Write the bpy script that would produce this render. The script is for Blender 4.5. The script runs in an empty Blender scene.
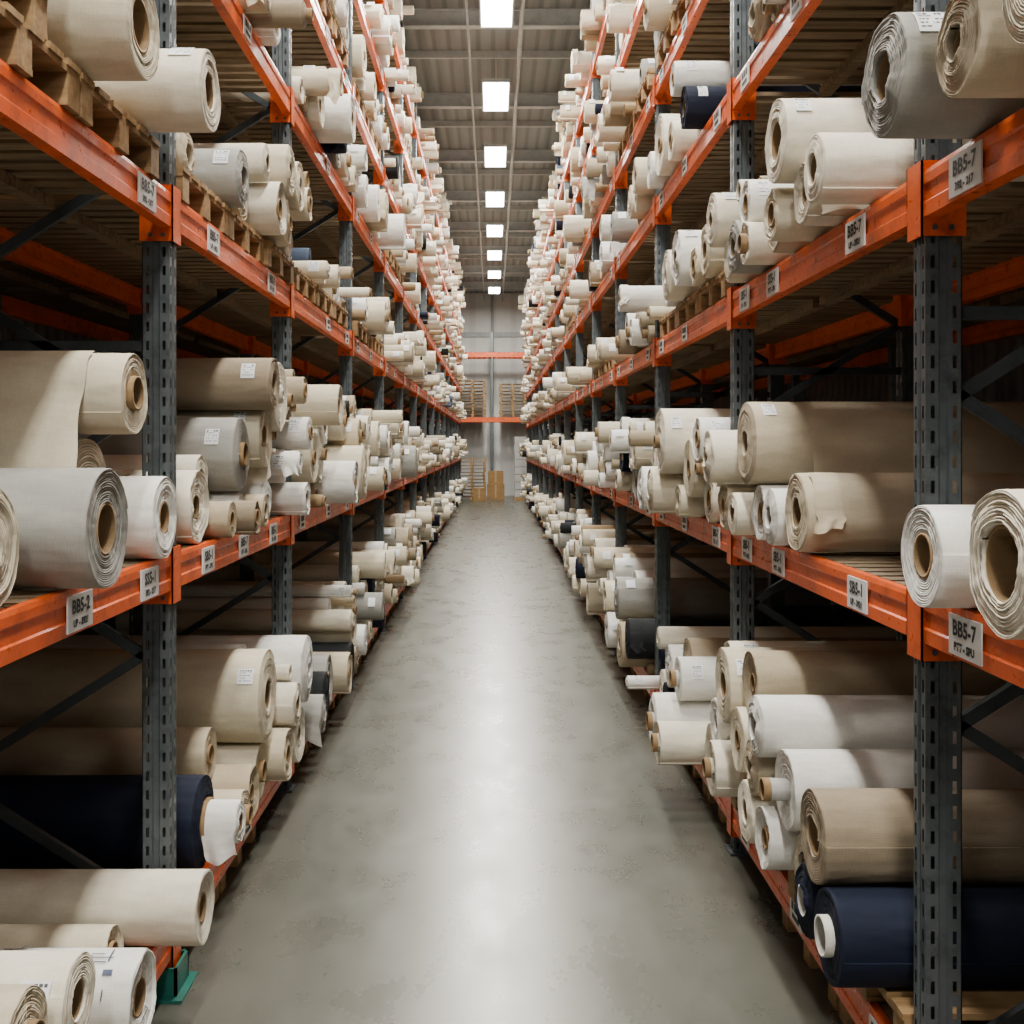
import bpy, bmesh, math, random
import numpy as np
from mathutils import Matrix, Vector
rng = np.random.default_rng(11)
CAMZ = 2.2
# ---------------------------------------------------------------- materials
def newmat(name):
    m = bpy.data.materials.new(name); m.use_nodes = True
    nt = m.node_tree; b = nt.nodes["Principled BSDF"]
    return m, nt, b
def N(nt, t, **kw):
    n = nt.nodes.new(t)
    for k, v in kw.items(): setattr(n, k, v)
    return n
def mapped(nt, scale=(1,1,1), rot=0):
    g = N(nt, "ShaderNodeNewGeometry"); mp = N(nt, "ShaderNodeMapping")
    mp.inputs["Scale"].default_value = scale; mp.inputs["Rotation"].default_value = (0, 0, rot)
    nt.links.new(g.outputs["Position"], mp.inputs["Vector"]); return mp.outputs[0]
def noise(nt, vec, scale, detail=4, rough=.6):
    n = N(nt, "ShaderNodeTexNoise"); n.inputs["Scale"].default_value = scale
    n.inputs["Detail"].default_value = detail; n.inputs["Roughness"].default_value = rough
    nt.links.new(vec, n.inputs["Vector"]); return n.outputs["Fac"]
def ramp(nt, fac, stops):
    r = N(nt, "ShaderNodeValToRGB"); e = r.color_ramp.elements
    e[0].position, e[0].color = stops[0][0], (*stops[0][1], 1)
    e[1].position, e[1].color = stops[-1][0], (*stops[-1][1], 1)
    for p, c in stops[1:-1]:
        x = e.new(p); x.color = (*c, 1)
    nt.links.new(fac, r.inputs[0]); return r.outputs[0]
def mul(nt, a, b, fac=1):
    m = N(nt, "ShaderNodeMix", data_type='RGBA', blend_type='MULTIPLY')
    m.inputs[0].default_value = fac
    nt.links.new(a, m.inputs[6]); nt.links.new(b, m.inputs[7]); return m.outputs[2]
def bump(nt, h, b, strength=.3, dist=.01):
    n = N(nt, "ShaderNodeBump"); n.inputs["Strength"].default_value = strength
    n.inputs["Distance"].default_value = dist
    nt.links.new(h, n.inputs["Height"]); nt.links.new(n.outputs[0], b.inputs["Normal"])
def g3(v): return (v, v, v)

def mat_attr(name, rough, var=(.86, 1.04), fine=True):
    m, nt, b = newmat(name)
    at = N(nt, "ShaderNodeAttribute", attribute_name="Col")
    big = ramp(nt, noise(nt, mapped(nt, (1, 2.5, 2.5)), 3.5, 4), [(.3, g3(var[0])), (.7, g3(var[1]))])
    c = mul(nt, at.outputs["Color"], big)
    if fine:
        f1 = noise(nt, mapped(nt, (260, 40, 40)), 1.0, 1)
        f2 = noise(nt, mapped(nt, (25, 330, 330)), 1.0, 1)
        ad = N(nt, "ShaderNodeMath", operation='ADD'); nt.links.new(f1, ad.inputs[0]); nt.links.new(f2, ad.inputs[1])
        hf = N(nt, "ShaderNodeMath", operation='MULTIPLY'); nt.links.new(ad.outputs[0], hf.inputs[0]); hf.inputs[1].default_value = .5
        w = ramp(nt, hf.outputs[0], [(.35, g3(.84)), (.65, g3(1))])
        c = mul(nt, c, w, .7)
        wr = noise(nt, mapped(nt, (2.2, 6, 6)), 1.4, 2, .5)
        s = N(nt, "ShaderNodeMath", operation='MULTIPLY_ADD'); nt.links.new(hf.outputs[0], s.inputs[0]); s.inputs[1].default_value = .04
        nt.links.new(wr, s.inputs[2])
        bump(nt, s.outputs[0], b, .6, .032)
    nt.links.new(c, b.inputs["Base Color"]); b.inputs["Roughness"].default_value = rough
    b.inputs["Specular IOR Level"].default_value = .25
    return m
M_FAB = mat_attr("woven_fabric", .8)
M_CARD = mat_attr("cardboard", .8, (.8, 1.05), False)

def mat_metal(name, col, dirt, rough, metallic=0., scale=6, spec=.5):
    m, nt, b = newmat(name)
    f = noise(nt, mapped(nt, (1, 1, 1)), scale, 6, .7)
    c = ramp(nt, f, [(.28, dirt), (.5, col), (.75, tuple(min(1, x*1.12) for x in col))])
    nt.links.new(c, b.inputs["Base Color"])
    r = ramp(nt, noise(nt, mapped(nt, (1, 1, 1)), 25, 3), [(.3, g3(rough-.1)), (.7, g3(rough+.12))])
    nt.links.new(r, b.inputs["Roughness"]); b.inputs["Metallic"].default_value = metallic
    b.inputs["Specular IOR Level"].default_value = spec
    return m
M_OR = mat_metal("orange_powder_coat", (.68, .095, .010), (.36, .050, .009), .34)
M_ST = mat_metal("galvanised_steel", (.10, .118, .128), (.05, .06, .066), .40, .45, 14)
M_BR = mat_metal("brace_steel", (.05, .062, .070), (.03, .038, .042), .5, .4, 14)
M_GR = mat_metal("green_guard_paint", (.01, .13, .10), (.01, .06, .05), .4)
M_CS = mat_metal("roof_steel", (.38, .40, .40), (.29, .30, .30), .5, .0)

def mat_wood(name, c1, c2):
    m, nt, b = newmat(name)
    f = noise(nt, mapped(nt, (1.2, 14, 14)), 2.4, 5, .6)
    f2 = noise(nt, mapped(nt, (1, 1, 1)), 2.0, 3)
    c = mul(nt, ramp(nt, f, [(.3, c1), (.7, c2)]), ramp(nt, f2, [(.3, g3(.65)), (.7, g3(1.1))]))
    nt.links.new(c, b.inputs["Base Color"]); b.inputs["Roughness"].default_value = .8
    bump(nt, f, b, .3, .005); return m
M_WD = mat_wood("pallet_wood", (.22, .125, .05), (.46, .29, .13))
M_DK = mat_wood("deck_wood", (.12, .08, .043), (.29, .205, .12))

def plain(name, col, rough=.6, emis=0):
    m, nt, b = newmat(name)
    v = ramp(nt, noise(nt, mapped(nt), 30, 2), [(.3, tuple(x*.93 for x in col)), (.7, col)])
    nt.links.new(v, b.inputs["Base Color"]); b.inputs["Roughness"].default_value = rough
    if emis:
        b.inputs["Emission Color"].default_value = (1, .98, .95, 1); b.inputs["Emission Strength"].default_value = emis
    return m
M_PAPER = plain("label_paper", (.70, .70, .69))
M_INK = plain("label_ink", (.015, .015, .015))
M_LAMP = plain("lamp_diffuser", (1, 1, 1), .5, 24)
M_WRAP = plain("pallet_wrap_film", (.45, .45, .43), .3)

def mat_floor():
    m, nt, b = newmat("polished_concrete")
    a = noise(nt, mapped(nt), .6, 7, .6)
    c1 = ramp(nt, a, [(.28, (.064, .067, .053)), (.5, (.078, .080, .064)), (.74, (.093, .094, .077))])
    sp = ramp(nt, noise(nt, mapped(nt), 70, 3, .75), [(.3, g3(.86)), (.65, g3(1.05))])
    st = ramp(nt, noise(nt, mapped(nt, (1.6, .6, 1)), 3.5, 7, .7), [(.27, g3(.87)), (.5, g3(1)), (.75, g3(1.05))])
    s1 = ramp(nt, noise(nt, mapped(nt, (45, .9, 1), .25), 1.0, 3, .6), [(.24, g3(1.3)), (.29, g3(1))])
    s2 = ramp(nt, noise(nt, mapped(nt, (.8, 40, 1), .5), 1.0, 3, .6), [(.22, g3(1.35)), (.27, g3(1))])
    nt.links.new(mul(nt, mul(nt, mul(nt, mul(nt, c1, sp), st), s1), s2), b.inputs["Base Color"])
    r = ramp(nt, noise(nt, mapped(nt, (1.3, .7, 1)), 2.4, 7, .65), [(.25, g3(.23)), (.75, g3(.35))])
    nt.links.new(r, b.inputs["Roughness"]); b.inputs["Specular IOR Level"].default_value = .85
    b.inputs["Specular Tint"].default_value = (1, .985, .93, 1)
    bump(nt, noise(nt, mapped(nt), 22, 5), b, .05, .004)
    return m
M_FL = mat_floor()
def mat_ribbed(name, col, axis, scale, low=.62, bs=.6):
    m, nt, b = newmat(name)
    w = N(nt, "ShaderNodeTexWave", wave_type='BANDS', bands_direction=axis); w.inputs["Scale"].default_value = scale
    nt.links.new(mapped(nt), w.inputs["Vector"])
    f = ramp(nt, w.outputs["Fac"], [(.1, g3(low)), (.35, g3(1))])
    base = ramp(nt, noise(nt, mapped(nt), .8, 5), [(.3, tuple(x*.88 for x in col)), (.7, col)])
    nt.links.new(mul(nt, base, f), b.inputs["Base Color"]); b.inputs["Roughness"].default_value = .6
    bump(nt, w.outputs["Fac"], b, bs, .03); return m
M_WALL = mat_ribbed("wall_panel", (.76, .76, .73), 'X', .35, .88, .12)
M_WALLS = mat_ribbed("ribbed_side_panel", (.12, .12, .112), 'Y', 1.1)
M_CEIL = mat_ribbed("ribbed_roof_deck", (.21, .22, .215), 'X', 1.3, .7)

# ---------------------------------------------------------------- mesh builder (quads)
class MB:
    def __init__(s): s.V=[]; s.F=[]; s.C=[]; s.M=[]; s.S=[]; s.n=0
    def add(s, v, f, col=(1,1,1), mat=0, smooth=False):
        v = np.asarray(v, float).reshape(-1, 3); f = np.asarray(f, int).reshape(-1, 4)
        s.V.append(v); s.F.append(f+s.n); s.n += len(v)
        c = np.asarray(col, float)
        if c.ndim == 1: c = np.tile(c, (len(f), 1))
        s.C.append(c); s.M.append(np.full(len(f), mat)); s.S.append(np.full(len(f), smooth))
    def box(s, x0, x1, y0, y1, z0, z1, col=(1,1,1), mat=0):
        if x0 > x1: x0, x1 = x1, x0
        v = [(x0,y0,z0),(x1,y0,z0),(x1,y1,z0),(x0,y1,z0),(x0,y0,z1),(x1,y0,z1),(x1,y1,z1),(x0,y1,z1)]
        f = [(0,3,2,1),(4,5,6,7),(0,1,5,4),(1,2,6,5),(2,3,7,6),(3,0,4,7)]
        s.add(v, f, col, mat)
    def bar(s, p, q, w, t, mat=0):
        p = np.array(p, float); q = np.array(q, float); d = q-p; d /= np.linalg.norm(d)
        n = np.array([-d[2], 0, d[0]])*w/2; k = np.array([0, t/2, 0])
        v = [p-n-k, p+n-k, p+n+k, p-n+k, q-n-k, q+n-k, q+n+k, q-n+k]
        s.add(v, [(0,1,2,3),(4,7,6,5),(0,4,5,1),(1,5,6,2),(2,6,7,3),(3,7,4,0)], mat=mat)
    def cyl(s, c0, c1, r, seg=16, mat=0, col=(1,1,1)):
        c0 = np.array(c0, float); c1 = np.array(c1, float); d = c1-c0; d /= np.linalg.norm(d)
        u = np.cross(d, (0,0,1)) if abs(d[2]) < .9 else np.cross(d, (1,0,0)); u /= np.linalg.norm(u); w = np.cross(d, u)
        th = np.linspace(0, 2*np.pi, seg, endpoint=False)
        rg = np.outer(np.cos(th), u)+np.outer(np.sin(th), w)
        v = np.vstack([c0+rg*.001, c0+rg*r, c1+rg*r, c1+rg*.001]); f=[]
        for k in range(3):
            for j in range(seg): f.append((k*seg+j, k*seg+(j+1)%seg, (k+1)*seg+(j+1)%seg, (k+1)*seg+j))
        s.add(v, f, col, mat, False)
    def build(s, name, mats, parent=None):
        me = bpy.data.meshes.new(name)
        v = np.vstack(s.V); f = np.vstack(s.F); nf = len(f)
        me.vertices.add(len(v)); me.vertices.foreach_set("co", v.astype(np.float32).ravel())
        me.loops.add(nf*4); me.loops.foreach_set("vertex_index", f.astype(np.int32).ravel())
        me.polygons.add(nf); me.polygons.foreach_set("loop_start", (np.arange(nf)*4).astype(np.int32))
        me.polygons.foreach_set("material_index", np.concatenate(s.M).astype(np.int32))
        me.polygons.foreach_set("use_smooth", np.concatenate(s.S).astype(bool))
        for m in mats: me.materials.append(m)
        me.update(calc_edges=True)
        ca = me.color_attributes.new("Col", 'FLOAT_COLOR', 'CORNER')
        c = np.vstack(s.C); c4 = np.hstack([c, np.ones((nf,1))]); c4 = np.repeat(c4, 4, axis=0)
        ca.data.foreach_set("color", c4.astype(np.float32).ravel())
        o = bpy.data.objects.new(name, me); bpy.context.collection.objects.link(o)
        if parent: o.parent = parent
        return o
def empty(name):
    e = bpy.data.objects.new(name, None); bpy.context.collection.objects.link(e); return e

# ---------------------------------------------------------------- fabric roll
COLS = dict(cream=(.68,.61,.46), ivory=(.77,.71,.58), white=(.83,.82,.77), beige=(.44,.365,.25), sand=(.57,.49,.355),
            gray=(.35,.345,.315), taupe=(.28,.225,.155), navy=(.006,.010,.026), black=(.013,.015,.017), blue=(.06,.085,.14), board=(.33,.23,.125))
CN = ['cream','ivory','white','beige','sand','gray','taupe','navy','black','blue']
CW = np.array([.28,.27,.21,.05,.09,.055,.02,.018,.012,.008]); CW = CW/CW.sum()
def roll(mb, side, a, L, yc, zc, R, col, lod, rc=None, flap=None, label=False, core_out=None, r=rng, white_core=False, inner=False):
    if inner:
        roll(mb, side, a-.17, .5, yc, zc, rc-.008, 'white', lod, rc=.045, r=r, flap=(.0,.14,.13,0))
    col = np.array(COLS[col])*r.uniform(.92, 1.06)
    S = (60, 26, 14)[lod]
    if rc is None: rc = min(R*.46, r.uniform(.040, .058))
    NL = int(np.clip((R-rc)/.0062, 3, 18)) if lod == 0 else (4, 4, 1)[lod]
    p = (R-rc)/NL
    prof = []
    prof.append((L, .012, 0, 0, 0, -1))
    ts = np.linspace(L, .02, (14, 5, 2)[lod])
    for t in ts: prof.append((t, R, 1, 0, 0, -1))
    if lod < 2: prof.append((.004, R-.001, 1, 1, 0, 0))
    kb = len(prof)-1
    depth = r.uniform(.003, .008)
    for i in range(NL):
        ro = R-i*p-(.003 if i == 0 else 0)
        if lod < 2:
            prof.append((0, ro, 1, 1, 3+i, i)); prof.append((0, R-(i+.62)*p, 1, 1, 3+i, i))
            prof.append((depth, R-(i+.8)*p, 1, 1, 3+i, i))
        else:
            prof.append((0, ro, 1, 1, 3+i, i)); prof.append((.006, rc+.004, 0, 1, 3+i, i))
    hc = core_out if core_out is not None else (r.uniform(-.05, -.01) if r.random() < .18 else r.uniform(-.005, .014))
    prof.append((hc+.03, rc, 0, 0, 2, -1)); prof.append((hc, rc, 0, 0, 1, -1)); prof.append((hc, rc-.008, 0, 0, 1, -1))
    prof.append((hc+.25 if lod else hc+.5, rc-.008, 0, 0, 1, -1)); prof.append((hc+.26 if lod else hc+.51, .001, 0, 0, 1, -1))
    P = np.array(prof); K = len(P)
    fr = np.linspace(0, 1, S+1); th0 = r.uniform(0, 2*np.pi); th = th0+fr*2*np.pi
    loose = r.uniform(.4, 1.35)
    H = np.cumsum(r.normal(0, .0016*loose, NL+2)) + r.normal(0, .0014*loose, NL+2)
    H = H-H[0]; H += np.linspace(0, r.uniform(-.016, .016), NL+2)
    ph = r.uniform(0, 6.28, 6)
    ampk = r.uniform(.4, 1.4)*.009
    def dev(t, th):
        amp = ampk if lod < 2 else .0
        return (amp*np.sin(2*th+ph[0]+.8*t)+amp*.7*np.sin(3*th+ph[1]-1.7*t)+amp*.25*np.sin(7*th+ph[2]+5*t)
                + amp*.4*np.sin(4*t+ph[3]) - amp*1.0)
    T = np.tile(P[:,0:1], (1, S+1)); RR = P[:,1:2]-P[:,2:3]*p*fr[None]
    w = np.clip((RR-rc)/(R-rc), 0, 1)
    RR = RR*(1+dev(T, th[None])*w)
    if lod == 0:
        hi_ = P[:,5:6]; RR = RR+(w*(1-w))*4*.0022*loose*np.sin(2*th[None]+hi_*1.3+ph[2])
    wave = (.0024*np.sin(2*th+ph[4])+.0018*np.sin(5*th+ph[5]) + (.0008*np.sin(19*th+ph[1]) if lod == 0 else 0))*loose
    hi = P[:,5].astype(int); hh = np.where(hi[:,None] >= 0, H[hi][:,None]*(1-fr)+H[np.minimum(hi+1, NL+1)][:,None]*fr, 0)
    if lod == 2: hh = hh*0
    if lod == 0:
        hh = hh+np.where(hi[:,None] >= 0, .0012*loose*np.sin((4+hi[:,None]%3)*th[None]+hi[:,None]*2.1+ph[0]), 0)
    T = T+P[:,3:4]*wave[None]*min(1, R/.12)+hh*P[:,3:4]
    Y = yc+RR*np.cos(th)[None]; Z = zc+RR*np.sin(th)[None]; X = side*(a+T)
    v = np.stack([X, Y, Z], -1).reshape(-1, 3)
    k = np.arange(K-1)[:,None]; j = np.arange(S)[None]; W = S+1
    f = np.stack([k*W+j, k*W+j+1, (k+1)*W+j+1, (k+1)*W+j], -1)
    if side > 0: f = f[..., ::-1]
    core_c = np.array((.31,.20,.098))*r.uniform(.75, 1.15)
    if white_core: core_c = np.array((.68,.66,.60))
    lay = r.uniform(.84, 1.02, NL+1)
    cf = np.zeros((K-1, S, 3))
    for kk in range(K-1):
        ci = int(P[kk+1, 4])
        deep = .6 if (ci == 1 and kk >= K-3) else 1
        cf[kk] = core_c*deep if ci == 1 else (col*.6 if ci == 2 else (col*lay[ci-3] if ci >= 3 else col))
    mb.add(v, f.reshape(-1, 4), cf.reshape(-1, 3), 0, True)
    kk = np.arange(1, kb); f2 = np.stack([kk*W+S, kk*W, (kk+1)*W, (kk+1)*W+S], -1)
    mb.add(v, f2, col, 0, False)
    if label and lod < 2:
        lt0 = r.uniform(.03, .08); lw = r.uniform(.055, .085); ta = r.uniform(1.9, 2.45); la = min(1.2, .085/R)
        def patch(t0, t1, a0, a1, off, c, n=6):
            tt, aa = np.meshgrid(np.linspace(t0, t1, 2), np.linspace(a0, a1, n), indexing='ij')
            rr = R*(1+np.maximum(0, dev(tt, aa)))+off
            vv = np.stack([side*(a+tt), yc+rr*np.cos(aa), zc+rr*np.sin(aa)], -1).reshape(-1, 3)
            ff = [(q, q+1, n+q+1, n+q) for q in range(n-1)]
            mb.add(vv, ff, c, 0, True)
        patch(lt0, lt0+lw, ta, ta+la, .002, (.86,.89,.92))
        if lod == 0:
            for q in range(5):
                e0 = .1+.17*q; x_ = .1
                while x_ < .85:
                    wd = r.uniform(.04, .16)
                    if r.random() < .75: patch(lt0+lw*x_, lt0+lw*min(.9, x_+wd), ta+la*e0, ta+la*(e0+(.04 if q else .1)), .003, (.10,.10,.11), 3)
                    x_ += wd+.04
    if flap and lod < 2:
        t0, t1, hang, bulge = flap
        n1, n2, nt_ = 10, 12, 14
        tt = np.linspace(0, 1, nt_)
        rows = []
        for i in range(n1+n2):
            if i < n1:
                an = 1.9+(math.pi-1.9)*i/(n1-1)
                y_ = yc+(R*1.012+.004)*math.cos(an)+0*tt; z_ = zc+(R*1.012+.004)*math.sin(an)+0*tt; s_ = 0
            else:
                s_ = (i-n1+1)/n2
                hg = hang*(1+.18*np.sin(4.5*tt+ph[0]))
                y_ = yc-R*1.012-.004-bulge*math.sin(s_*math.pi*.5)-(.010*s_*np.sin(9*tt+ph[1])+.006*s_)
                z_ = zc-s_*hg
            x_ = side*(a+t0+(t1-t0)*tt+.02*s_*np.sin(3*s_+ph[2])+.004*math.sin(i*.7))
            rows.append(np.stack([x_, y_, z_], -1))
        vv = np.array(rows).reshape(-1, 3)
        ff = [(i*nt_+q, i*nt_+q+1, (i+1)*nt_+q+1, (i+1)*nt_+q) for i in range(n1+n2-1) for q in range(nt_-1)]
        mb.add(vv, ff, col*1.03, 0, True)

# ---------------------------------------------------------------- rack definitions
LY = [1.65, 4.37, 6.9, 9.9, 12.8, 15.5] + [15.5+2.75*i for i in range(1, 11)]
RY = [.55, 3.28, 5.85, 8.6, 11.4, 14.1] + [14.1+2.75*i for i in range(1, 11)]
LZ = [.22, 1.69, 3.14, 4.37, 5.39, 6.5, 7.5]
RZ = [.22, 1.68, 2.95, 4.07, 5.02, 6.1, 7.1]
BH = .07; F0 = 1.29; F1 = 1.40; REAR = 2.2; BACK = 3.22; TOP = 8.25

def pallet(mb, side, a, y0, z0, dx=1.15, dy=.78, mat=0):
    def b(t0, t1, ya, yb, za, zb): mb.box(side*(a+t0), side*(a+t1), y0+ya, y0+yb, z0+za, z0+zb, mat=mat)
    for ya in (0, dy/2-.05, dy-.10): b(0, dx, ya, ya+.10, 0, .018)
    for ya in (0, dy/2-.05, dy-.10):
        for t in (0, dx/2-.06, dx-.12): b(t, t+.12, ya+.004, ya+.096, .018, .098)
    for t in (0, dx/2-.06, dx-.12): b(t, t+.11, 0, dy, .098, .118)
    n = 6
    for i in range(n):
        yy = i*(dy-.105)/(n-1); b(-.006, dx+.006, yy, yy+.10, .118, .138)

def upright(mb, side, lat0, y, detailed):
    lat1 = lat0+.11; hw = .045
    if not detailed:
        mb.box(side*lat0, side*lat1, y-hw, y+hw, 0, TOP); return
    z = .03; pitch = .075
    zs = [0, .02]
    while z < TOP-.08: zs += [z, z+.038]; z += pitch
    zs.append(TOP); zs = np.array(zs); nz = len(zs)
    def plate(pts, slots):
        m = len(pts); v = np.array([(px, py, zz) for zz in zs for (px, py) in pts])
        f = []
        for i in range(nz-1):
            hole_row = (i >= 2 and i % 2 == 0 and i < nz-2)
            for q in range(m-1):
                if hole_row and q in slots: continue
                f.append((i*m+q, i*m+q+1, (i+1)*m+q+1, (i+1)*m+q))
        mb.add(v, f)
    for sg in (-1, 1):
        yo = y+sg*hw; yi = y+sg*(hw-.009)
        l = [(lat0, yo), (lat0+.016, yo), (lat0+.028, yo), (lat0+.040, yo), (lat0+.046, yi), (lat0+.066, yi), (lat0+.072, yo), (lat0+.082, yo), (lat0+.094, yo), (lat1, yo)]
        plate([(side*a_, b_) for a_, b_ in l], {1, 7})
    l = [(lat0, y-hw), (lat0, y-.034), (lat0, y-.022), (lat0, y-.014), (lat0+.008, y-.01), (lat0+.008, y+.01), (lat0, y+.014), (lat0, y+.022), (lat0, y+.034), (lat0, y+hw)]
    plate([(side*a_, b_) for a_, b_ in l], {1, 7})
    mb.box(side*(lat1-.003), side*lat1, y-hw, y-hw+.022, 0, TOP); mb.box(side*(lat1-.003), side*lat1, y+hw-.022, y+hw, 0, TOP)

def beam(mb, side, lat, y0, y1, zc, flip=1):
    pr = [(0, -.07), (0, -.028), (.006, -.022), (.006, .022), (0, .028), (0, .055), (.004, .07), (.034, .07), (.034, .045), (.05, .045), (.05, -.07)]
    m = len(pr); v = []
    for yy in (y0, y1):
        for (dx, dz) in pr: v.append((side*(lat+dx*flip), yy, zc+dz))
    f = [(i, (i+1) % m, m+(i+1) % m, m+i) for i in range(m)]
    mb.add(v, f)

def build_rack(side, YS, ZS):
    rack = empty("pallet_rack")
    up = MB(); bm_ = MB(); br = MB(); dk = MB()
    for y in YS:
        upright(up, side, F0+.005, y, y < 16)
        upright(up, side, REAR, y, y < 8)
        upright(up, side, BACK-.06, y, False)
        for l in (F0, REAR, BACK-.06): up.box(side*(l-.02), side*(l+.13), y-.075, y+.075, 0, .012)
        z = .35; flip = 0
        while z < TOP-.6:
            p, q = (F1+.01, REAR), (z, z+.5)
            if flip: br.bar((side*p[0], y, q[1]), (side*p[1], y, q[0]), .04, .028)
            else: br.bar((side*p[0], y, q[0]), (side*p[1], y, q[1]), .04, .028)
            z += .5; flip ^= 1
        for z in (.3, 2.6, 5.9, 8.0): br.bar((side*F1, y, z), (side*REAR, y, z), .04, .028)
        for z in (.9, 3.9, 6.9): br.bar((side*(REAR+.11), y, z), (side*(BACK-.06), y, z), .04, .028)
        for zc in ZS:
            c0, c1 = F0-.012, F0+.122
            bm_.box(side*c0, side*(c0+.006), y-.058, y+.058, zc-.125, zc+.10)
            bm_.box(side*c0, side*c1, y-.058, y-.052, zc-.125, zc+.10)
            bm_.box(side*c0, side*c1, y+.052, y+.058, zc-.125, zc+.10)
            for dz in (-.10, 0., .075):
                bm_.cyl((side*(c0+.04), y-.062, zc+dz), (side*(c0+.04), y-.058, zc+dz), .009, 8, mat=1)
                bm_.cyl((side*(c0+.09), y-.062, zc+dz), (side*(c0+.09), y-.058, zc+dz), .009, 8, mat=1)
            bm_.box(side*(REAR-.012), side*(REAR+.115), y-.058, y+.058, zc-.11, zc+.08)
    for i in range(len(YS)-1):
        y0, y1 = YS[i]+.058, YS[i+1]-.058
        for zc in ZS:
            beam(bm_, side, F0-.006, y0, y1, zc); beam(bm_, side, REAR+.03, y0, y1, zc); beam(bm_, side, BACK, y0, y1, zc)
            n = int((y1-y0)/.125)
            for k in range(n):
                yy = y0+.02+k*(y1-y0-.03)/n
                dk.box(side*(F0+.035), side*(BACK+.02), yy, yy+.085, zc+.047, zc+.069)
            for lat in (1.75, 2.72):
                dk.box(side*lat, side*(lat+.06), y0, y1, zc-.0, zc+.045)
    up.build("uprights", [M_ST], rack); bm_.build("beams", [M_OR, M_ST], rack); br.build("bracing", [M_BR], rack); dk.build("shelf_decking", [M_DK], rack)
    return rack
rackL = build_rack(-1, LY, LZ); rackR = build_rack(1, RY, RZ)
g = MB(); c = F0-.035; y = LY[1]
g.box(-c, -(c+.012), y-.085, y+.085, .0, .12); g.box(-c, -(c+.14), y-.085, y-.073, .0, .12)
g.box(-c, -(c+.14), y+.073, y+.085, .0, .12); g.box(-(c-.03), -(c+.14), y-.12, y+.12, 0, .012)
g.build("upright_guard", [M_GR], rackL)

# ---------------------------------------------------------------- stacking (rolls are parallel: circles in the yz plane)
def height(cs, y, R, zt):
    z = zt+R
    if cs.shape[0]:
        d = np.abs(cs[:,0]-y); s = cs[:,2]+R+.003; m = d < s
        if m.any(): z = max(z, float((cs[m,1]+np.sqrt(s[m]**2-d[m]**2)).max()))
    return z
def settle(cs, y, R, zt, lo, hi):
    y = min(max(y, lo+R), hi-R); z = height(cs, y, R, zt); st = .05
    for _ in range(26):
        a_, b_ = max(y-st, lo+R), min(y+st, hi-R); za, zb = height(cs, a_, R, zt), height(cs, b_, R, zt)
        if za < z-1e-5 and za <= zb: y, z = a_, za
        elif zb < z-1e-5: y, z = b_, zb
        else: st *= .55
    return y, z

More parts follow.
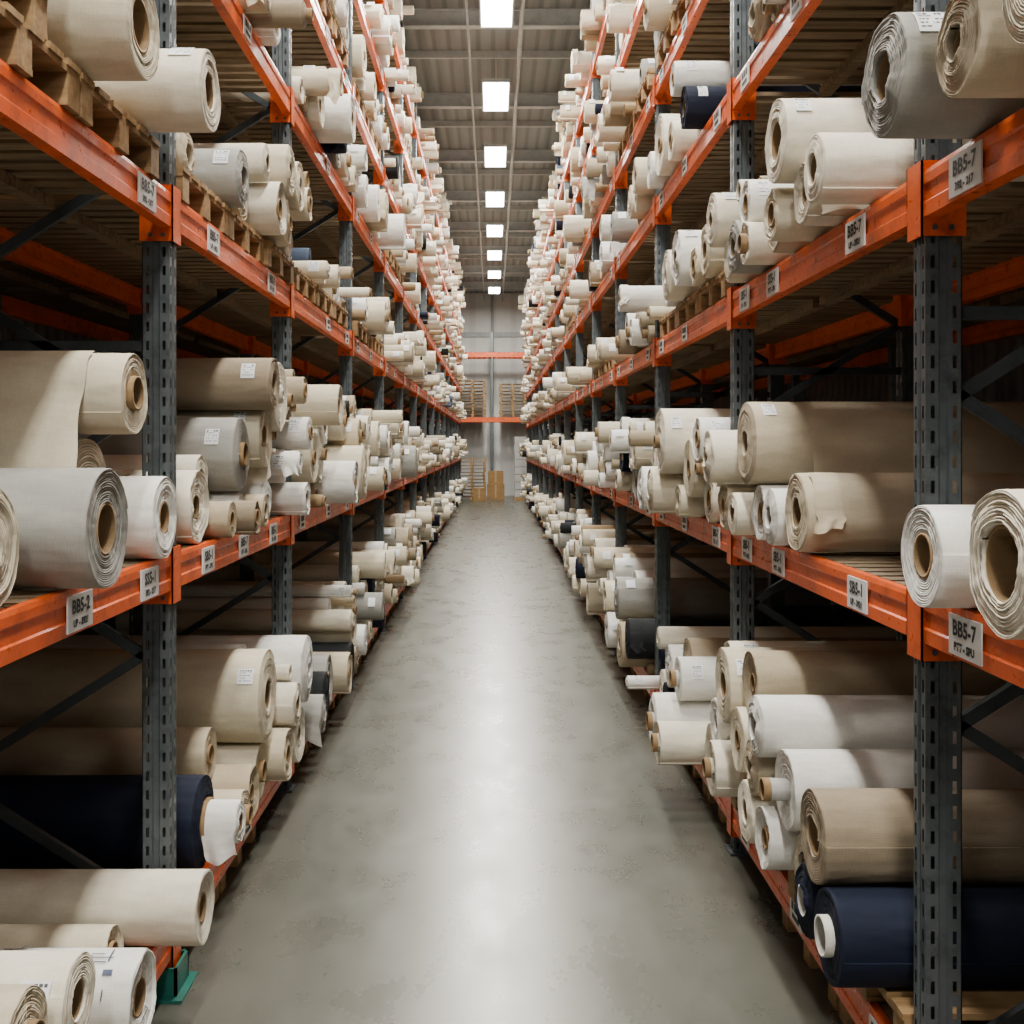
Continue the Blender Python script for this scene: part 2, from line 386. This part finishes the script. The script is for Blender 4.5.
HERO = {
 (-1,0,0): [(4.13,.140,1.10,'ivory',{'rc':.055,'core_out':.01}),(3.84,.10,1.35,'cream',{}),(3.45,.145,1.12,'white',{'print':True,'rc':.06,'core_out':.008}),(3.13,.13,1.2,'sand',{}),(2.82,.15,1.2,'cream',{}),(2.48,.17,1.2,'gray',{}),
            (2.95,.125,1.13,'ivory',{'label':True,'rc':.055}),(2.63,.14,1.14,'sand',{}),(2.30,.15,1.2,'cream',{})],
 (-1,1,0): [(4.88,.205,1.31,'navy',{'rc':.108,'inner':True}),(5.22,.12,1.20,'sand',{'core_out':-.03}),(5.50,.14,1.22,'beige',{}),(5.82,.15,1.25,'cream',{}),(6.14,.15,1.16,'sand',{}),(6.50,.17,1.16,'ivory',{}),
            (5.36,.13,1.4,'sand',{}),(5.85,.25,1.22,'cream',{'rc':.085,'core_out':.006,'label':True}),(6.3,.13,1.14,'ivory',{})],
 (-1,2,0): [(7.15,.13,1.12,'gray',{'flap':(0,.3,.16,0)}),(7.5,.17,1.16,'black',{}),(7.9,.19,1.2,'gray',{}),(8.3,.16,1.1,'sand',{}),(8.7,.16,1.14,'black',{})],
 (-1,0,1): [(4.13,.160,1.25,'white',{'rc':.062,'core_out':.006}),(3.72,.235,1.40,'sand',{'core_out':.01}),(3.26,.185,1.16,'gray',{'rc':.080,'core_out':.006}),(2.8,.17,1.3,'cream',{}),(2.45,.17,1.3,'ivory',{}),
            (3.74,.145,1.24,'cream',{'rc':.060,'core_out':-.012,'flap':(.12,1.2,.38,.12)})],
 (-1,1,1): [(4.78,.165,1.30,'ivory',{'rc':.055}),(5.06,.09,1.22,'beige',{}),(5.27,.085,1.15,'taupe',{}),(5.48,.10,1.28,'white',{}),(5.70,.09,1.2,'beige',{}),(5.95,.13,1.25,'white',{}),
            (5.12,.11,1.38,'ivory',{}),(5.45,.19,1.27,'gray',{'rc':.06,'label':True}),(5.80,.17,1.22,'cream',{'label':True}),(6.1,.20,1.2,'ivory',{'flap':(.02,.35,.45,.02)})],
 (-1,0,2): [(3.98,.15,1.04,'ivory',{'rc':.070,'core_out':.008,'label':True}),(3.40,.17,1.10,'cream',{'rc':.085,'core_out':.008})],
 (-1,1,2): [(4.75,.12,1.35,'sand',{}),(5.25,.145,1.22,'gray',{'rc':.06,'label':True}),(5.6,.13,1.3,'cream',{}),(5.95,.15,1.16,'ivory',{}),(6.3,.14,1.2,'sand',{}),(6.62,.13,1.25,'ivory',{}),(6.12,.15,1.15,'cream',{}),(6.45,.15,1.15,'cream',{})],
 (1,0,1): [(2.96,.145,1.17,'white',{'rc':.062,'core_out':.006}),(2.47,.175,1.16,'ivory',{'rc':.09,'core_out':.006}),(2.1,.15,1.2,'cream',{})],
 (1,1,1): [(4.42,.17,1.24,'sand',{'rc':.065,'core_out':.004,'flap':(.03,.14,.06,.01)}),(4.76,.13,1.22,'white',{'rc':.05}),(5.05,.13,1.24,'white',{'label':True}),(5.33,.11,1.18,'ivory',{}),(5.62,.13,1.2,'sand',{}),
            (5.12,.20,1.20,'sand',{'rc':.06,'core_out':.004,'label':True,'flap':(.25,1.7,.26,.05)}),(5.53,.14,1.1,'ivory',{})],
 (1,0,0): [(1.9,.17,1.2,'cream',{}),(1.5,.17,1.2,'ivory',{})],
 (1,0,2): [(2.90,.165,1.05,'gray',{'rc':.068,'core_out':.006,'label':True}),(2.56,.13,1.1,'sand',{}),(2.2,.14,1.1,'cream',{}),(2.45,.15,1.04,'sand',{'rc':.075,'core_out':.006})],
 (1,1,2): [(3.70,.125,1.10,'ivory',{'rc':.055,'core_out':.004}),(4.05,.12,1.16,'ivory',{'flap':(.02,.3,.10,.0)}),(4.36,.11,1.12,'cream',{}),(4.62,.10,1.2,'sand',{}),(4.95,.10,1.15,'ivory',{}),(5.2,.13,1.16,'gray',{}),(5.5,.12,1.2,'cream',{}),
           (4.21,.165,1.10,'ivory',{'rc':.078,'core_out':.006,'label':True})],
 (1,1,0): [(3.55,.155,1.10,'navy',{'rc':.065,'white_core':True,'core_out':-.025}),(3.87,.135,1.12,'navy',{'rc':.055,'white_core':True,'core_out':-.015}),(4.18,.13,1.2,'cream',{}),(4.50,.13,1.12,'white',{'rc':.045}),(4.8,.14,1.12,'ivory',{}),(5.12,.14,1.2,'sand',{}),(5.45,.14,1.1,'ivory',{}),
           (3.72,.16,1.10,'taupe',{'rc':.068,'core_out':.006}),(4.30,.16,1.16,'white',{'core_out':-.09,'rc':.045}),(4.68,.12,1.12,'sand',{}),(5.0,.15,1.13,'cream',{'flap':(.03,.15,.13,0)}),
           (4.52,.13,1.10,'white',{'rc':.055,'core_out':.006}),(5.28,.185,1.12,'cream',{'rc':.065,'core_out':.006,'label':True})],
}
HFILL = {(-1,1,0): (6.3,.58), (-1,2,0): (8.6,.62), (-1,1,1): (5.5,.72), (-1,1,2): (5.7,.66), (1,1,1): (5.0,.62), (1,1,2): (4.9,.6), (1,1,0): (4.75,.76)}
PAL = {(-1,0,2), (-1,1,2), (-1,2,2), (1,2,2), (-1,4,3), (1,4,2), (1,3,4), (-1,3,4), (1,1,0), (-1,3,2), (-1,2,4), (1,2,4), (-1,5,5), (1,6,3)}
tot = 0
for side, YS, ZS in ((-1, LY, LZ), (1, RY, RZ)):
    for b in range(len(YS)-1):
        lo, hi = YS[b]+.07, YS[b+1]-.07
        bay = MB()
        for lv, zc in enumerate(ZS):
            zt = zc+BH+.002
            zlim = (ZS[lv+1]-.10 if lv+1 < len(ZS) else 8.45)
            if (side, b, lv) in PAL:
                yy = lo+.01
                o = MB()
                while yy+.78 < hi+.001:
                    pallet(o, side, 1.25+rng.uniform(0, .04), yy, zt); yy += .80
                if (side, b, lv) == (-1,0,2): pallet(o, side, 1.27, 2.30, zt+.139); pallet(o, side, 1.25, 2.33, zt+.278)
                o.build("wooden_pallet_row", [M_WD])
                zt += .140
            near = YS[b] < 6.5 and lv <= 2
            cs = np.zeros((0, 3)); items = []
            hero = HERO.get((side, b, lv), [])
            for (y, R, a, c, o) in hero:
                y = min(max(y, lo+R), hi-R)
                z = height(cs, y, R, zt); cs = np.vstack([cs, (y, z, R)]); items.append((y, z, R, a, c, o))
            fill = rng.uniform(.36, .74)
            if lv == 0: fill = rng.uniform(.60, .84)
            if lv == 1: fill = rng.uniform(.48, .72)
            if b >= 8: fill = rng.uniform(.42, .75)
            lo2 = lo
            if hero:
                lo2, fill = HFILL.get((side, b, lv), (0, 0))
                lo2 = max(lo, lo2)
            zl = zt+(zlim-zt)*fill
            fails = 0; cnt = 0
            style = rng.uniform(.92, 1.22)
            while fill > 0 and fails < 7 and cnt < 60:
                tube = rng.random() < .10
                R = float(np.clip(rng.normal(.132, .040)*style, .055, .22))
                if tube: R = rng.uniform(.045, .062)
                y, z = settle(cs, rng.uniform(lo2+R, hi-R), R, zt, lo2, hi)
                if z+R > zl: fails += 1; continue
                a = float(np.clip(rng.normal(1.22, .07), 1.04, 1.38))
                u_ = rng.random()
                if u_ < .10: a = rng.uniform(.98, 1.1)
                elif u_ < .17: a = rng.uniform(1.4, 1.6)
                if hero: a = max(a, 1.14)
                o = {}
                if tube: o['rc'] = R-.012
                elif rng.random() < .07: o['flap'] = (0, rng.uniform(.05, .14), rng.uniform(.05, .18), rng.uniform(0, .01))
                o['label'] = (rng.random() < .5) and not tube
                c = CN[rng.choice(len(CN), p=CW)]
                if tube: c = ['board', 'beige', 'ivory'][rng.integers(3)]
                elif lv == 0 and rng.random() < .05: c = ['navy', 'black', 'gray'][rng.integers(3)]
                if hero and c in ('navy', 'black', 'blue'): c = 'ivory'
                cs = np.vstack([cs, (y, z, R)]); items.append((y, z, R, a, c, o)); cnt += 1
            for (y, z, R, a, c, o) in items:
                vis = abs(z-CAMZ)/max(y, .1) < .56
                lod = 0 if (y < 9.0 and vis and y > 2) else (1 if y < 19 and vis else 2)
                L = rng.uniform(1.6, 1.85) if not hero else rng.uniform(1.75, 1.95)
                L = min(L, 3.3-a)
                o = dict(o); pr = o.pop('print', False)
                tgt = MB() if near else bay
                roll(tgt, side, a, L, y, z, R, c, lod, **o)
                if pr:
                    def ln(t0, t1, a0, a1):
                        aa = np.linspace(a0, a1, 4); rr = R*1.012+.002
                        vv = [(side*(a+t), y+rr*math.cos(q), z+rr*math.sin(q)) for t in (t0, t1) for q in aa]
                        tgt.add(vv, [(i, i+1, 5+i, 4+i) for i in range(3)], (.10,.12,.19), 0, True)
                    for _ in range(34):
                        t0, a0 = rng.uniform(.06, .6), rng.uniform(1.1, 2.9)
                        if rng.random() < .5: ln(t0, t0+.004, a0, a0+rng.uniform(.2, .5))
                        else: ln(t0, t0+rng.uniform(.04, .12), a0, a0+.03)
                    for _ in range(6):
                        t0, a0 = rng.uniform(.06, .6), rng.uniform(1.3, 2.7); ln(t0, t0+.03, a0, a0+.12)
                tot += 1
                if near: tgt.build("fabric_roll", [M_FAB])
        if bay.n: bay.build("fabric_roll_stack", [M_FAB])
        if YS[b] < 16 and b > 0:
            o = MB(); yy = lo+.02
            while yy+.78 < hi: pallet(o, side, 1.33, yy, .003); yy += .82
            o.build("wooden_pallet_row", [M_WD])
print("rolls", tot)

# ---------------------------------------------------------------- beam labels
def text_mesh(s, size):
    cu = bpy.data.curves.new("t", 'FONT'); cu.body = s; cu.size = size; cu.align_x = 'CENTER'; cu.align_y = 'CENTER'; cu.offset = .0018
    cu.resolution_u = 2
    ob = bpy.data.objects.new("t", cu); bpy.context.collection.objects.link(ob)
    dg = bpy.context.evaluated_depsgraph_get(); dg.update()
    me = bpy.data.meshes.new_from_object(ob.evaluated_get(dg)); bpy.data.objects.remove(ob); return me
BIG = [text_mesh(s, .060) for s in ("SB5-1", "BB5-2", "SS5-1", "BB5-7")]
SML = [text_mesh(s, .03) for s in ("PTT - SPU", "UP - 3921", "VTT - SHL", "392 - 217")]
def labels(side, rack, ys_by_level, YS, ZS):
    bm = bmesh.new(); pl = MB()
    for lv, ys in ys_by_level.items():
        for y in ys:
            zc = ZS[lv]-.003; l0 = F0-.0135
            pl.box(side*(l0+.002), side*(l0+.007), y-.10, y+.10, zc-.058, zc+.054)
            for me, dz in ((random.choice(BIG), .016), (random.choice(SML), -.034)):
                t = me.copy()
                if side < 0: M = Matrix(((0,0,1,-(l0+.0005)), (1,0,0,y), (0,1,0,zc+dz), (0,0,0,1)))
                else: M = Matrix(((0,0,-1,l0+.0005), (-1,0,0,y), (0,1,0,zc+dz), (0,0,0,1)))
                t.transform(M); bm.from_mesh(t); bpy.data.meshes.remove(t)
    for i in range(len(YS)-1):
        for lv, zc in enumerate(ZS):
            for fr in (.12, .5, .86):
                y = YS[i]+fr*(YS[i+1]-YS[i])
                if lv in ys_by_level and y < 6.6: continue
                if rng.random() < .15: continue
                l0 = F0-.0135
                pl.box(side*(l0+.002), side*(l0+.007), y-.085, y+.085, zc-.052, zc+.048)
                for (ya, yb, za, zb) in ((-.06, -.025, .0, .035), (-.015, .02, .0, .035), (.03, .06, .0, .035), (-.05, .05, -.035, -.015)):
                    pl.box(side*(l0+.001), side*(l0+.002), y+ya, y+yb, zc+za, zc+zb, mat=1)
    me = bpy.data.meshes.new("label_text"); bm.to_mesh(me); bm.free(); me.materials.clear(); me.materials.append(M_INK)
    for p in me.polygons: p.material_index = 0
    o = bpy.data.objects.new("label_text", me); bpy.context.collection.objects.link(o); o.parent = rack
    pl.build("label_plates", [M_PAPER, M_INK], rack)
random.seed(3)
labels(-1, rackL, {1: (3.35, 4.03, 4.86, 5.55, 6.3), 2: (4.0, 4.95, 6.25)}, LY, LZ)
labels(1, rackR, {1: (2.93, 3.80, 4.85, 5.45, 6.2), 2: (2.93, 3.82, 4.95, 5.5)}, RY, RZ)

# ---------------------------------------------------------------- room shell
WX = 5.2; YB = -7; YF = 47.0; CZ = 8.8
def slab(name, x0, x1, y0, y1, z0, z1, mat):
    m = MB(); m.box(x0, x1, y0, y1, z0, z1); return m.build(name, [mat])
slab("floor", -WX, WX, YB, YF, -.1, 0, M_FL)
slab("ceiling", -WX, WX, YB, YF, CZ, CZ+.1, M_CEIL)
slab("wall_left", -WX-.1, -WX, YB, YF, 0, CZ, M_WALLS)
slab("wall_right", WX, WX+.1, YB, YF, 0, CZ, M_WALLS)
slab("wall_far", -WX, WX, YF, YF+.1, 0, CZ, M_WALL)
rb = MB()
lights_y = [14.8+3.9*k for k in range(-5, 9)]
for ly in lights_y:
    y = ly+1.6
    rb.box(-WX, WX, y-.07, y+.07, CZ-.02, CZ); rb.box(-WX, WX, y-.008, y+.008, CZ-.24, CZ-.02); rb.box(-WX, WX, y-.07, y+.07, CZ-.26, CZ-.24)
    y = ly-.6
    rb.box(-WX, WX, y-.03, y+.03, CZ-.12, CZ)
rb.build("roof_beams", [M_CS])
cd = MB(); cd.cyl((.42, YB, CZ-.32), (.42, YF, CZ-.32), .035, 10); cd.cyl((-.38, YB, CZ-.30), (-.38, YF, CZ-.30), .02, 8)
cd.build("ceiling_conduit", [M_CS])
for ly in lights_y:
    if ly > 44: continue
    m = MB(); x0 = .05
    m.box(x0-.24, x0+.24, ly-.72, ly+.72, 8.24, 8.30, mat=0)
    m.box(x0-.24, x0-.215, ly-.72, ly+.72, 8.19, 8.24, mat=0); m.box(x0+.215, x0+.24, ly-.72, ly+.72, 8.19, 8.24, mat=0)
    m.box(x0-.214, x0+.214, ly-.70, ly+.70, 8.20, 8.238, mat=1)
    for dy in (-.5, .5): m.cyl((x0, ly+dy, 8.30), (x0, ly+dy, CZ), .008, 6)
    m.build("ceiling_light", [M_CS, M_LAMP])
    ld = bpy.data.lights.new("high_bay_lamp", 'AREA'); ld.shape = 'RECTANGLE'; ld.size = .42; ld.size_y = 1.38
    ld.energy = 390; ld.color = (1, .965, .88)
    lo_ = bpy.data.objects.new("high_bay_lamp", ld); lo_.location = (x0, ly, 8.185); bpy.context.collection.objects.link(lo_)
for x in (-3, 0, 3):  # added fill lamps behind the camera to brighten the rolls, not real fixtures
    ld = bpy.data.lights.new("rear_fill_lamp", 'AREA'); ld.shape = 'RECTANGLE'; ld.size = 1.2; ld.size_y = 1.2; ld.energy = 95; ld.color = (1, .965, .88)
    lo_ = bpy.data.objects.new("rear_fill_lamp", ld); lo_.location = (x, -3.2, 6.2); lo_.rotation_euler = (math.radians(52), 0, 0); bpy.context.collection.objects.link(lo_)

# ---------------------------------------------------------------- far end
er = empty("end_wall_rack"); u = MB(); bb = MB()
for x in (-3.0, -.05, 2.9):
    for y in (44.9, 45.8):
        u.box(x-.05, x+.05, y-.05, y+.05, 0, 6.9)
for zc in (3.25, 5.95):
    for y in (44.83, 45.8): bb.box(-3.1, 3.0, y-.02, y+.03, zc-.10, zc+.10)
    for k in range(30): bb.box(-3.0+k*.2, -2.88+k*.2, 44.85, 45.8, zc+.101, zc+.12, mat=1)
u.build("uprights", [M_ST], er); bb.build("beams", [M_OR, M_DK], er)
for (x, z0, n) in ((-.85, 3.372, 11), (.82, 3.372, 10), (-.85, .001, 12)):
    m = MB()
    for q in range(n):
        z = z0+q*.14; x0 = x-.55+rng.uniform(-.03, .03); y0 = 44.95 if z0 > 1 else 43.2
        for i in range(3): m.box(x0+i*.5, x0+i*.5+.1, y0, y0+.8, z, z+.1)
        for i in range(6): m.box(x0, x0+1.1, y0+i*.14, y0+i*.14+.1, z+.1, z+.12)
    m.build("wooden_pallet_stack", [M_WD])
def carton(x0, x1, y0, y1, z0, z1):
    m = MB(); c = (.30, .18, .075)
    m.box(x0, x1, y0, y1, z0, z1, c); xm = (x0+x1)/2
    m.box(xm-.03, xm+.03, y0-.002, y1+.002, z0+.1, z1+.002, (.42, .31, .17))
    m.box(x0, xm-.004, y0, y1, z1, z1+.006, c); m.box(xm+.004, x1, y0, y1, z1, z1+.006, c)
    m.build("cardboard_box", [M_CARD])
carton(-.24, .46, 43.2, 43.9, .002, .6); carton(-.20, .42, 43.25, 43.85, .61, 1.15); carton(-.78, -.30, 42.1, 42.6, .002, .5)
m = MB()
for q in range(8): m.box(.85+rng.uniform(-.02,.02), 1.55, 42.6, 43.5, .15+q*.3, .43+q*.3, (.6,.6,.58))
for i in range(3): m.box(.82, 1.58, 42.6+i*.35, 42.75+i*.35, .002, .14, mat=1)
m.build("wrapped_pallet_load", [M_WRAP, M_WD])
m = MB(); m.cyl((-.02, 46.9, 0), (-.02, 46.9, CZ), .06, 10); m.build("wall_downpipe", [M_CS])
m = MB(); m.box(-WX, WX, 46.9, 47, 6.9, 7.1); m.build("trim_1", [M_CS])

# ---------------------------------------------------------------- world + camera
w = bpy.data.worlds.new("World"); bpy.context.scene.world = w; w.use_nodes = True
w.node_tree.nodes["Background"].inputs[0].default_value = (1, .97, .90, 1); w.node_tree.nodes["Background"].inputs[1].default_value = .15
cam = bpy.data.cameras.new("camera"); co = bpy.data.objects.new("camera", cam); bpy.context.collection.objects.link(co)
co.location = (0, 0, CAMZ); co.rotation_euler = (math.radians(90), 0, 0)
cam.sensor_width = 36; cam.lens = 1080/1024*36; cam.shift_x = 19/1024; cam.shift_y = -67/1024; cam.clip_end = 200; cam.clip_start = .05
bpy.context.scene.camera = co
